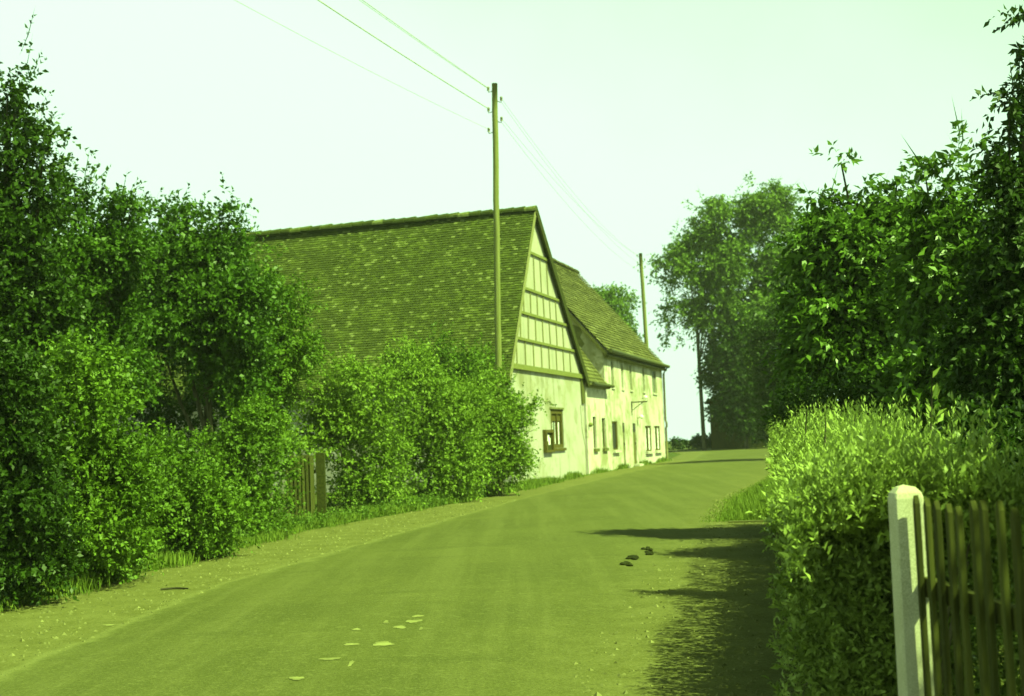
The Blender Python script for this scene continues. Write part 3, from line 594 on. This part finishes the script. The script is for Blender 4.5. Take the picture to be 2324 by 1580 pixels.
# --- bushes in front of the barn
plant('bush', 'bright leafy bush right of the wooden board screen', 'bush', gp(-2.9, 31), E(31, (690, 930, 60, 60), (640, 970, 60, 60), (690, 1000, 60, 40, -2.5), (640, 1030, 30, 40, -2), (740, 970, 60, 60), (830, 880, 100, 70), (830, 970, 115, 90), (840, 1070, 100, 70), (800, 1130, 80, 45), (880, 1130, 70, 40), (780, 1020, 45, 110), (752, 1000, 30, 60, -2)), M['leaf_bright'], .085, .6, 120, 2400, 12, .34, .15, .15, .06, 'bushes in front of the barn', SHB, wisps=110)
plant('bush', 'tall bright bush in the middle of the row below the barn roof', 'bush', gp(-1.7, 34.5), E(34.5, (900, 830, 55, 45), (960, 860, 85, 65), (1000, 950, 120, 90), (960, 1050, 110, 70), (1050, 1050, 80, 60), (960, 1115, 80, 38), (1040, 1105, 70, 35)), M['leaf_bright'], .09, .6, 120, 2300, 12, .36, .15, .15, .06, 'bushes in front of the barn', SHB, wisps=110)
plant('bush', 'bush at the right end of the row, its branches reaching over the plastered wall', 'bush', gp(-.55, 37.0), E(37, (1100, 930, 80, 70), (1130, 1000, 70, 80), (1175, 935, 38, 40), (1205, 920, 22, 14), (1120, 1060, 65, 40), (1160, 1030, 45, 50), (1110, 1090, 60, 28), (1165, 1075, 35, 30)), M['leaf_bright'], .09, .6, 110, 2000, 12, .34, .15, .1, .06, 'bushes in front of the barn', SHB, wisps=90)
plant('bush', 'dull green bush behind the others at the foot of the barn roof beside the pole', 'bush', gp(-1.4, 39.6), E(39.6, (1050, 840, 75, 45), (990, 800, 50, 35), (1090, 850, 40, 30), (1040, 920, 90, 60)), M['leaf_shrub'], .10, .6, 60, 1100, 11, .4, .15, .1, .06, 'bushes in front of the barn', SHB, wisps=50)
# --- far trees
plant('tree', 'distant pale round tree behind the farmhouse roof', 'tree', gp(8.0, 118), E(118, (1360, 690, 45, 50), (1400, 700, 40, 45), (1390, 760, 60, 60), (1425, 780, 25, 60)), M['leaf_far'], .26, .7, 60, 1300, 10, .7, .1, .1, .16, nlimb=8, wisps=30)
tA = at(1597, 1000, 97)
plant('tree', 'large lighter tree at the road bend with a thin bare trunk and hanging twigs', 'tree', (tA.x, 97, g(97)),
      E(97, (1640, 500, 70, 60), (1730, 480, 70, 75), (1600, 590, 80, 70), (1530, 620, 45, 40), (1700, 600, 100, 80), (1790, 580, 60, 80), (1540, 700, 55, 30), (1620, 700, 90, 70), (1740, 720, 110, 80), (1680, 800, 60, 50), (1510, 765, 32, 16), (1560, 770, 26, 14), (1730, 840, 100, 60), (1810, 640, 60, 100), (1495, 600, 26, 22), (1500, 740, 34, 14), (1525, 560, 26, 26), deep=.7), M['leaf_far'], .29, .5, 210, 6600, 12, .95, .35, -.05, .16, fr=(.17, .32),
      trunk_pts=[(tA.x, 97, g(97) - .1), (tA.x - .05, 97, 5.5), (tA.x - .1, 97, 9), (tA.x + .8, 97, 13), (tA.x + 2, 97, 16)], nlimb=30, wisps=110)
hb = at(1560, 1018, 108)
plant('hedge', 'low dark clipped hedge across the far road bend', 'hedge', (hb.x, 108, g(106)), E(108, (1530, 1012, 20, 12), (1560, 1011, 24, 12), (1595, 1005, 30, 18), (1630, 1005, 30, 20), (1670, 1005, 30, 20), (1710, 1002, 30, 20)), M['leaf_shade_toned'], .2, .7, 60, 900, 9, .35, .1, .1, .05, parts=SHB)
plant('tree', 'dark dense tree hiding the shed from the right, behind the hedge', 'tree', gp(13.2, 62), E(62, (1760, 760, 80, 80), (1800, 860, 90, 80), (1780, 940, 70, 60), (1840, 760, 80, 90)), M['leaf_shade_toned'], .2, .5, 80, 1500, 12, .7, .2, .0, .14, nlimb=14, wisps=40)
plant('tree', 'dark small tree overhanging the shed roof at the road bend', 'tree', gp(16.2, 96), E(96, (1635, 850, 36, 42), (1655, 880, 40, 45), (1700, 860, 60, 60), (1735, 930, 50, 60), (1690, 940, 40, 45), (1660, 780, 50, 40), (1640, 930, 30, 30)), M['leaf_shade_toned'], .27, .55, 90, 2800, 11, .8, .2, .0, .14, nlimb=10, wisps=30)
# --- right side garden
plant('cherry_tree', 'large leaved cherry tree with upright leafy tips behind the hedge', 'tree', gp(6.0, 19.5), E(19.5, (1850, 465, 22, 40), (1880, 440, 22, 50), (1910, 395, 17, 55), (1940, 440, 24, 55), (1900, 500, 60, 40), (2002, 465, 18, 45), (2038, 410, 17, 50), (2060, 440, 24, 60), (2020, 520, 70, 40), (1960, 530, 40, 40), (1880, 570, 80, 60), (1990, 590, 110, 80), (2120, 560, 80, 80), (1930, 700, 130, 90), (2080, 710, 130, 100), (1880, 800, 90, 60), (2020, 830, 150, 70), deep=.9), M['leaf_cherry'], .14, .45, 200, 4300, 12, .42, .45, -.05, .13, nlimb=34, wisps=45, spread=.8)
plant('cherry_tree', 'cherry tree crown at the upper right, spreading a long leafy branch left', 'tree', gp(5.7, 15.8), E(15.8, (2105, 430, 20, 45), (2140, 395, 20, 45), (2172, 372, 20, 35), (2200, 338, 20, 14), (2130, 480, 40, 40), (2185, 470, 30, 45), (2160, 550, 70, 50), (2250, 590, 60, 60), (2180, 640, 100, 70), (2200, 740, 110, 100), (2150, 860, 120, 80)), M['leaf_cherry'], .13, .45, 130, 3000, 12, .40, .45, -.05, .12, nlimb=24, wisps=40, spread=.8)
plant('tree', 'dark tree at the right edge with drooping strands of small leaves against the sky', 'tree', gp(4.6, 11.6), E(11.6, (2312, 120, 15, 50), (2314, 160, 14, 60), (2302, 225, 22, 45), (2296, 260, 22, 40), (2318, 300, 20, 60), (2270, 355, 22, 45), (2276, 390, 24, 40), (2310, 400, 26, 50), (2260, 430, 18, 40), (2300, 490, 40, 50), (2325, 620, 80, 90), (2290, 780, 100, 110), (2330, 930, 100, 120), (2345, 60, 26, 60)), M['leaf_shade_toned'], .08, .5, 170, 4600, 13, .26, .5, -.2, .09, nlimb=9, wisps=14)
plant('shrub', 'shaded shrub between the hedge and the cherry tree', 'shrub', gp(4.9, 17.0), E(17.0, (1850, 930, 90, 60), (1960, 950, 120, 70), (2080, 950, 110, 70)), M['leaf_shade_toned'], .085, .5, 70, 1300, 11, .34, .25, .05, .05, 'shaded garden shrubs', SHB, wisps=40)
plant('shrub', 'dark shrub behind the picket fence at the right edge', 'shrub', gp(3.5, 9.2), E(9.2, (2230, 1020, 90, 90), (2320, 1080, 90, 100), (2200, 1130, 110, 90), (2290, 1220, 120, 110), (2180, 1270, 110, 110)), M['leaf_shade_toned'], .055, .5, 90, 1800, 12, .2, .25, .05, .04, 'shaded garden shrubs', SHB, wisps=40)

plant('tree', 'unseen tree added right of the picket fence, its crown shaped to shade it', 'tree', gp(4.6, 1.4), [(3.9, 1.9, 4.1, .85, 1.65, 1.0), (4.7, .6, 4.4, 1.1, 1.5, 1.2), (4.5, 4.9, 4.2, .8, .6, .9)], M['leaf_tree'], .10, .6, 90, 2600, 11, .34, .2, .1, .12, nlimb=14)  # added outside the view; crown masses block sun from fence, leave post lit
plant('bush', 'bush added out of view behind the picket fence to shade the end of the hedge', 'bush', gp(2.9, 5.1), [(2.95, 5.15, 1.35, .75, .38, .95), (3.1, 5.0, .7, .8, .4, .6)], M['leaf_shade_toned'], .07, .6, 40, 1100, 11, .22, .15, .1, .04, parts=SHB)  # added occluder outside the view, keeps sun off the hedge front
# --- clipped hedge along the garden
HG = thing('hedge', gp(2.4, 12), 'clipped garden hedge with a sunlit feathery top and long new shoots, beside the concrete post', 'hedge')
def hx(y): return 1.16 + (y - 6) * .183
def hz_(y): return g(y) + 1.30 + (y - 6) * .022
Ps = []
def hedge_add(st, d, ln, per, leaf, wide, droop, spread, up_=.3): Ps.append(shoots(st, norm(d), ln, per, leaf, wide, droop, spread, up_))
Y0, Y1, HWD = 5.75, 22.0, 1.05
def hy(n): return Y0 + (Y1 - Y0) * rng.random(n) ** 1.55
n = 7600; y = hy(n); f = rng.random(n); st = np.stack([hx(y) + HWD * (1 + .02 * (y - 6)) * f, y, np.array([hz_(v) for v in y]) - .14 * (np.abs(f - .5) * 2) ** 3 - rng.random(n) * .16 + .06 * np.sin(y * 2.1 + f * 3) + .05 * np.sin(y * 5.3 + f * 7)], 1)
d = unit(n) * .42 + np.array([0, 0, 1.]); hedge_add(st, d, rng.uniform(.08, .19, n), 9, .042, .34, -.05, .55)
n = 7000; y = hy(n); zf = rng.random(n) ** .8; st = np.stack([hx(y) + .06 + .10 * rng.random(n) + .06 * np.sin(y * 3 + zf * 5) + .30 * np.clip((.99 - zf) / .15, 0, 1), y, SL * y + .06 + zf * (np.array([hz_(v) for v in y]) - SL * y - .12)], 1); st = st[st[:, 1] > Y0 + .55 * np.clip((.99 - zf) / .09, 0, 1)]; n = len(st)
d = unit(n) * .6 + np.array([-.8, -.15, .35]); hedge_add(st, d, rng.uniform(.07, .17, n), 8, .042, .36, .1, .7)
n = 3000; xf = rng.random(n); zf = rng.random(n) ** .85; y = np.full(n, Y0) + rng.random(n) * .22; st = np.stack([hx(y) + .05 + xf * (HWD + .15), y + .05 * np.sin(xf * 9 + zf * 7) + \
    .60 * np.clip((.99 - zf) / .09, 0, 1), SL * y + .05 + zf * 1.24], 1)
d = unit(n) * .6 + np.array([-.1, -.8, .35]); hedge_add(st, d, rng.uniform(.07, .17, n), 8, .042, .36, .1, .7)
n = 21000; y = hy(n); st = np.stack([hx(y) + .15 + rng.random(n) * (HWD - .4), y, SL * y + .1 + rng.random(n) * 1.05], 1); st = st[(st[:, 1] > Y0 + .6) | (st[:, 2] > 1.18)]; n = len(st); hedge_add(st, unit(n), rng.uniform(.1, .2, n), 8, .055, .5, .1, .8)
TW = []
# long soft shoots standing above the top
n = 800; y = hy(n); st = np.stack([hx(y) + HWD * (.22 + .78 * rng.random(n)), y, np.array([hz_(v) for v in y]) - .05], 1); hedge_add(st, unit(n) * .3 + np.array([0, 0, 1.]), rng.uniform(.14, .42, n), 12, .048, .32, -.05, .45)
for px, py, py0, yy, lf in ((2115, 840, 1010, 7.2, .075), (2238, 975, 1080, 6.9, .06), (1875, 920, 1000, 7.6, .05), (1940, 935, 1000, 8.2, .05), (1830, 930, 985, 9.6, .05), (2000, 945, 1010, 7.8, .05), (2160, 960, 1040, 7.4, .05)):
    b_ = at(px - 5, py0 + 60, yy); t_ = at(px, py, yy); v = np.array(t_ - b_); hedge_add(np.array([b_] * 2), np.array([v, v + np.array([.05, .04, -.05])]), np.array([1, .85]) * np.linalg.norm(v), 12, lf * 1.25, .32, 0, .62, .3); TW.append((b_, t_))
for px, py, qx, qy, yy in ((1880, 1260, 1790, 1150, 5.75), (1960, 1200, 1935, 1140, 5.7), (1900, 1130, 1850, 1075, 5.8), (1850, 1330, 1790, 1260, 5.7)):
    b_ = at(px, py, yy); t_ = at(qx, qy, yy); v = np.array(t_ - b_); hedge_add(np.array([b_]), np.array([v]), np.array([np.linalg.norm(v)]), 12, .055, .34, 0, .6, .2)
cc = [np.concatenate(q) for q in zip(*Ps)]
leaf_mesh('foliage', M['leaf_hedge'], *cc[:3], cc[3], cc[4], cc[5], HG)
m = MB()
for b_, t_ in TW: m.tube([b_, b_.lerp(t_, .5), t_], [.008, .006, .003], 5)
for i in range(46):
    y = Y0 + .15 + (Y1 - Y0 - .3) * i / 45; x = hx(y) + HWD * random.uniform(.3, .7); b_ = Vector((x, y, g(y) - .05))
    for q in range(2): e_ = b_ + Vector((random.uniform(-.4, .4), random.uniform(-.3, .3), random.uniform(.9, 1.2))); m.tube([b_, b_.lerp(e_, .5) + Vector((random.uniform(-.05, .05), 0, 0)), e_], [.016, .011, .005], 5)
m.build('stem', M['bark'], HG)

# ------------------------------------------------------------------ picket fence with the concrete post
FX = at(2052, 1100, 5.2).x; FY = 5.2
fence = thing('picket_fence', (FX, FY, g(FY)), 'weathered picket fence ending at a speckled concrete post beside the hedge', 'fence')
m = MB(); hw = .055; zt = at(2050, 1118, 5.2).z; sec = []
for z, s_ in ((g(FY) - .2, 1.12), (zt - .02, .98), (zt, .90)): sec.append([(FX + a * hw * s_, FY + b * hw * s_, z) for a, b in ((-1, -1), (1, -1), (1, 1), (-1, 1))])
bev = .09
def chamf(sq):
    out = []
    for i in range(4):
        p = Vector(sq[i]); pr = Vector(sq[i - 1]); nx = Vector(sq[(i + 1) % 4]); out += [p.lerp(pr, bev * .6), p.lerp(nx, bev * .6)]
    return out
sec = [chamf(q) for q in sec]
for a, b in zip(sec[:-1], sec[1:]):
    for i in range(8): m.quad(a[i], a[(i + 1) % 8], b[(i + 1) % 8], b[i])
ap = (FX - .006, FY, zt + .030); rim_ = [Vector(p) * .62 + Vector((FX, FY, zt + .055)) * .38 for p in sec[-1]]
for i in range(8): m.quad(sec[-1][i], sec[-1][(i + 1) % 8], rim_[(i + 1) % 8], rim_[i]); m.poly((rim_[i], rim_[(i + 1) % 8], ap))
m.build('post', M['concrete'], fence, 'speckled concrete post with a low pointed cap')
rz0, rz1 = g(5) + .30, g(5) + .98
for z in (rz0, rz1):
    m = MB(); m.bar((FX + .045, FY - .05, z), (FX + .045, -1.2, z - .03), Z3, .035, .07); m.build('rail', M['picket'], fence)
for i in range(50):
    y = FY - .095 - i * .125; x = FX + .012 + random.gauss(0, .003); h = g(5) + 1.285 + random.gauss(0, .012); w = .036 + random.gauss(0, .002); tw = random.gauss(0, .015)
    ax = (Vector((math.sin(tw), math.cos(tw), 0)), Vector((math.cos(tw), -math.sin(tw), 0)), Z3); t = random.random(); m = MB(); z0 = g(5) + .07
    m.box((x, y, (z0 + h) / 2), ax, (w / 2, .009, (h - z0) / 2), t); lean = random.gauss(0, .006)
    c_ = [Vector((x, y, h)) + ax[0] * (s1 * w / 2) + ax[1] * (s2 * .009) for s1, s2 in ((-1, -1), (1, -1), (1, 1), (-1, 1))]; k_ = [Vector((x, y, h + .03)) + ax[1] * (s2 * .009) for s2 in (-1, 1)]
    m.poly((c_[0], c_[1], k_[0]), t); m.poly((c_[2], c_[3], k_[1]), t); m.quad(c_[1], c_[2], k_[1], k_[0], t); m.quad(c_[3], c_[0], k_[0], k_[1], t)
    m.build('picket', M['picket'], fence)

# ------------------------------------------------------------------ board screen in the bushes
bs = at(718, 1185, 27.5); bz = g(27.5)
scr = thing('board_fence', (bs.x, bs.y, bz), 'short grey upright board fence between the bushes with a dark post at its end', 'fence')
for i in range(7):
    x = bs.x - .06 - i * .083; m = MB(); m.box((x, 27.5 + .02 * i, bz + .68 + random.uniform(-.02, .02)), ((1, .05, 0), (-.05, 1, 0), (0, 0, 1)), (.0405, .012, .70), random.random()); m.build('board', M['board'], scr)
m = MB(); m.bar((bs.x, 27.56, bz + 1.05), (bs.x - .7, 27.66, bz + 1.05), Z3, .05, .08); m.build('rail', M['board'], scr)
m = MB(); m.box((bs.x + .11, 27.55, bz + .66), ((1, 0, 0), (0, 1, 0), (0, 0, 1)), (.085, .085, .76)); m.build('post', M['timber'], scr, 'dark square timber post')

# ------------------------------------------------------------------ grass and weeds
def grass(name, X, Y, h, mat, w=.007, lean=.35, label=None):
    n = len(X); P = np.stack([X, Y, SL * np.minimum(Y, 106) - .01], 1); L = norm(unit(n) * lean + np.array([0, 0, 1.])); leaf_mesh_o = leaf_mesh(name, mat, P, L, unit(n), h, np.full(n, w) * (1 + Y * .03), rng.random(n), None, .05, 'stuff'); return leaf_mesh_o
n = 42000; Y = 12 + 34 * rng.random(n) ** 1.1; Lx = np.array([edge('L', v) for v in Y]); off = rng.normal(size=n); X = Lx + .12 * (Y < 26) - .12 - .42 * rng.random(n) * 2 + .12 * off + .15 * np.sin(Y * 1.7) + .1 * np.sin(Y * 4.1)
grass('grass', X, Y, rng.uniform(.06, .24, n) * (.7 + .5 * np.sin(Y * 1.1) ** 2), M['grass'], .010)
n = 6000; Y = 40 + 31 * rng.random(n); Lx = np.array([edge('L', v) for v in Y]); X = Lx - .05 + .22 * rng.normal(size=n) * .7
grass('grass', X, Y, rng.uniform(.05, .22, n) * np.clip(np.sin(Y * 1.3) + .6, .2, 1.4), M['grass'], .012)
n = 34000; Y = 22.8 + 22 * rng.random(n) ** 1.2; Rx = np.array([edge('R', v) for v in Y]); X = Rx + rng.random(n) ** .9 * 1.9 - .25 + .1 * rng.normal(size=n)
grass('grass', X, Y, rng.uniform(.06, .44, n) ** 1.2 * np.clip((X - Rx + .30 * rng.random(n)), .14, 1.1) * 1.3, M['grass'], .008)
m = MB(); m.bar((3.5, 22.98, g(23) - .0), (4.6, 22.72, g(23) + .0), Z3, .14, .07); tag(m.build('kerb_stone', M['sill_dark']), 'low pale stone edging at the foot of the grass bank by the hedge', 'kerb')
n = 5200; m = MB()
for i in range(n):
    y = 8.2 + 26 * random.random() ** 1.5
    if random.random() < .62: a, b = edge('L', y), edge('a', y); x = a + (b - a) * random.random() ** .8
    else: a, b = edge('b', y), edge('R', y); x = a + (b - a) * random.random() * .75
    r = random.choice((.006, .008, .008, .011, .014, .02)) * random.uniform(.7, 1.3) * (1 + y * .015); z = road_z(x, y); j0 = len(m.v); an = random.uniform(0, 6)
    m.v += [(x + r * math.cos(an + q) * random.uniform(.7, 1.2), y + r * math.sin(an + q) * random.uniform(.7, 1.2), z - .001) for q in (0, 1.6, 3.1, 4.7)] + [(x, y, z + r * random.uniform(.5, .9))]
    for q in range(4): m.f.append((j0 + q, j0 + (q + 1) % 4, j0 + 4)); m.t.append(random.random()); m.sm.append(False)
tag(m.build('gravel', M['grit']), kind='stuff')
# broad leaved weeds along the left verge
n = 1500; Y = 13 + 26 * rng.random(n); Lx = np.array([edge('L', v) for v in Y]); X = Lx - .05 - .55 * rng.random(n) + .1 * rng.normal(size=n); st = np.stack([X, Y, SL * Y], 1)
q = shoots(st, norm(unit(n) * .35 + np.array([0, 0, 1.])), rng.uniform(.10, .38, n), 9, .07, .5, .1, .8); leaf_mesh('weeds', M['weed'], *q[:3], q[3], q[4], q[5], None, kind='stuff')

# ------------------------------------------------------------------ small things on the road
def on_ground(x, y):
    v = at(x, y, 1.0) - Vector((0, 0, EYE)); d = EYE / (SL - v.z); p = Vector((0, 0, EYE)) + v * d; return Vector((p.x, p.y, road_z(p.x, p.y)))
for (x, y, w), lb in zip(((1420, 1284, .075), (1434, 1270, .10), (1466, 1250, .065), (1473, 1259, .065)), ('dung lump nearest the camera on the sunny road', 'widest dung lump, second from the camera on the road', 'farthest dung lump of the four on the road', 'small dung lump just before the farthest one')):
    p = on_ground(x, y); m = MB()
    for q in range(6): m.blob(p + Vector((random.uniform(-w, w) * .7, random.uniform(-.2, .2), .006)), (w * random.uniform(.4, .7), w * random.uniform(.7, 1.3), .018), n=10, j=.3)
    tag(m.build('dung_pile', M['manure']), lb, 'dung', 'dung lumps on the road')
for x0, x1, y in ((655, 692, 1559), (724, 773, 1513), (790, 804, 1523), (780, 814, 1479), (838, 900, 1477), (891, 925, 1438), (921, 958, 1424), (936, 962, 1412), (800, 818, 1444), (950, 962, 1441), (868, 884, 1427), (232, 262, 1420)):
    a = on_ground(x0, y); b = on_ground(x1, y); c_ = (a + b) / 2; rx = (b - a).length / 2; m = MB(); ry = .10 * random.uniform(.7, 1.5)
    ph = [random.uniform(0, 6.28) for _ in range(3)]
    pts = []
    for an in np.linspace(0, 2 * math.pi, 29)[:-1]:
        k_ = .8 + .17 * math.sin(2 * an + ph[0]) + .13 * math.sin(3 * an + ph[1]) + .09 * math.sin(7 * an + ph[2]); pts.append(c_ + Vector((rx * math.cos(an) * k_, ry * math.sin(an) * k_, 0)))
    m.poly([(p.x, p.y, road_z(p.x, p.y) + .004) for p in pts])
    tag(m.build('lime_splash', M['splash']), 'pale irregular splash dried on the asphalt' if x0 > 300 else 'pale splash on the gravel shoulder at the far left', 'stain', 'pale splashes on the road')
p = on_ground(388, 1340); m = MB(); m.tube([p + Vector((-.12, 0, .015)), p + Vector((.05, .02, .02)), p + Vector((.2, -.01, .012))], [.012, .014, .008], 6); tag(m.build('twig', M['twig']), 'dark twig lying on the gravel at the left road edge', 'twig')
p = on_ground(205, 1330); m = MB(); m.blob(p + Vector((0, .1, .03)), (.11, .08, .05), j=.2); tag(m.build('stone', M['stone']), 'pale flat stone in the weeds at the left road edge', 'stone')

# ------------------------------------------------------------------ summer haze over the whole place
m = MB(); m.box((0, 180, 11), ((1, 0, 0), (0, 1, 0), (0, 0, 1)), (250, 250, 12.5))
hm = bpy.data.materials.new('haze_air'); hm.use_nodes = True; ht = hm.node_tree; ht.nodes.clear()
ho = ht.nodes.new('ShaderNodeOutputMaterial'); hv = ht.nodes.new('ShaderNodeVolumePrincipled'); hv.inputs['Density'].default_value = .0004; hv.inputs['Color'].default_value = (.9, .93, .9, 1); hv.inputs['Anisotropy'].default_value = .2
ht.links.new(hv.outputs[0], ho.inputs['Volume'])
tag(m.build('haze', hm), kind='stuff')
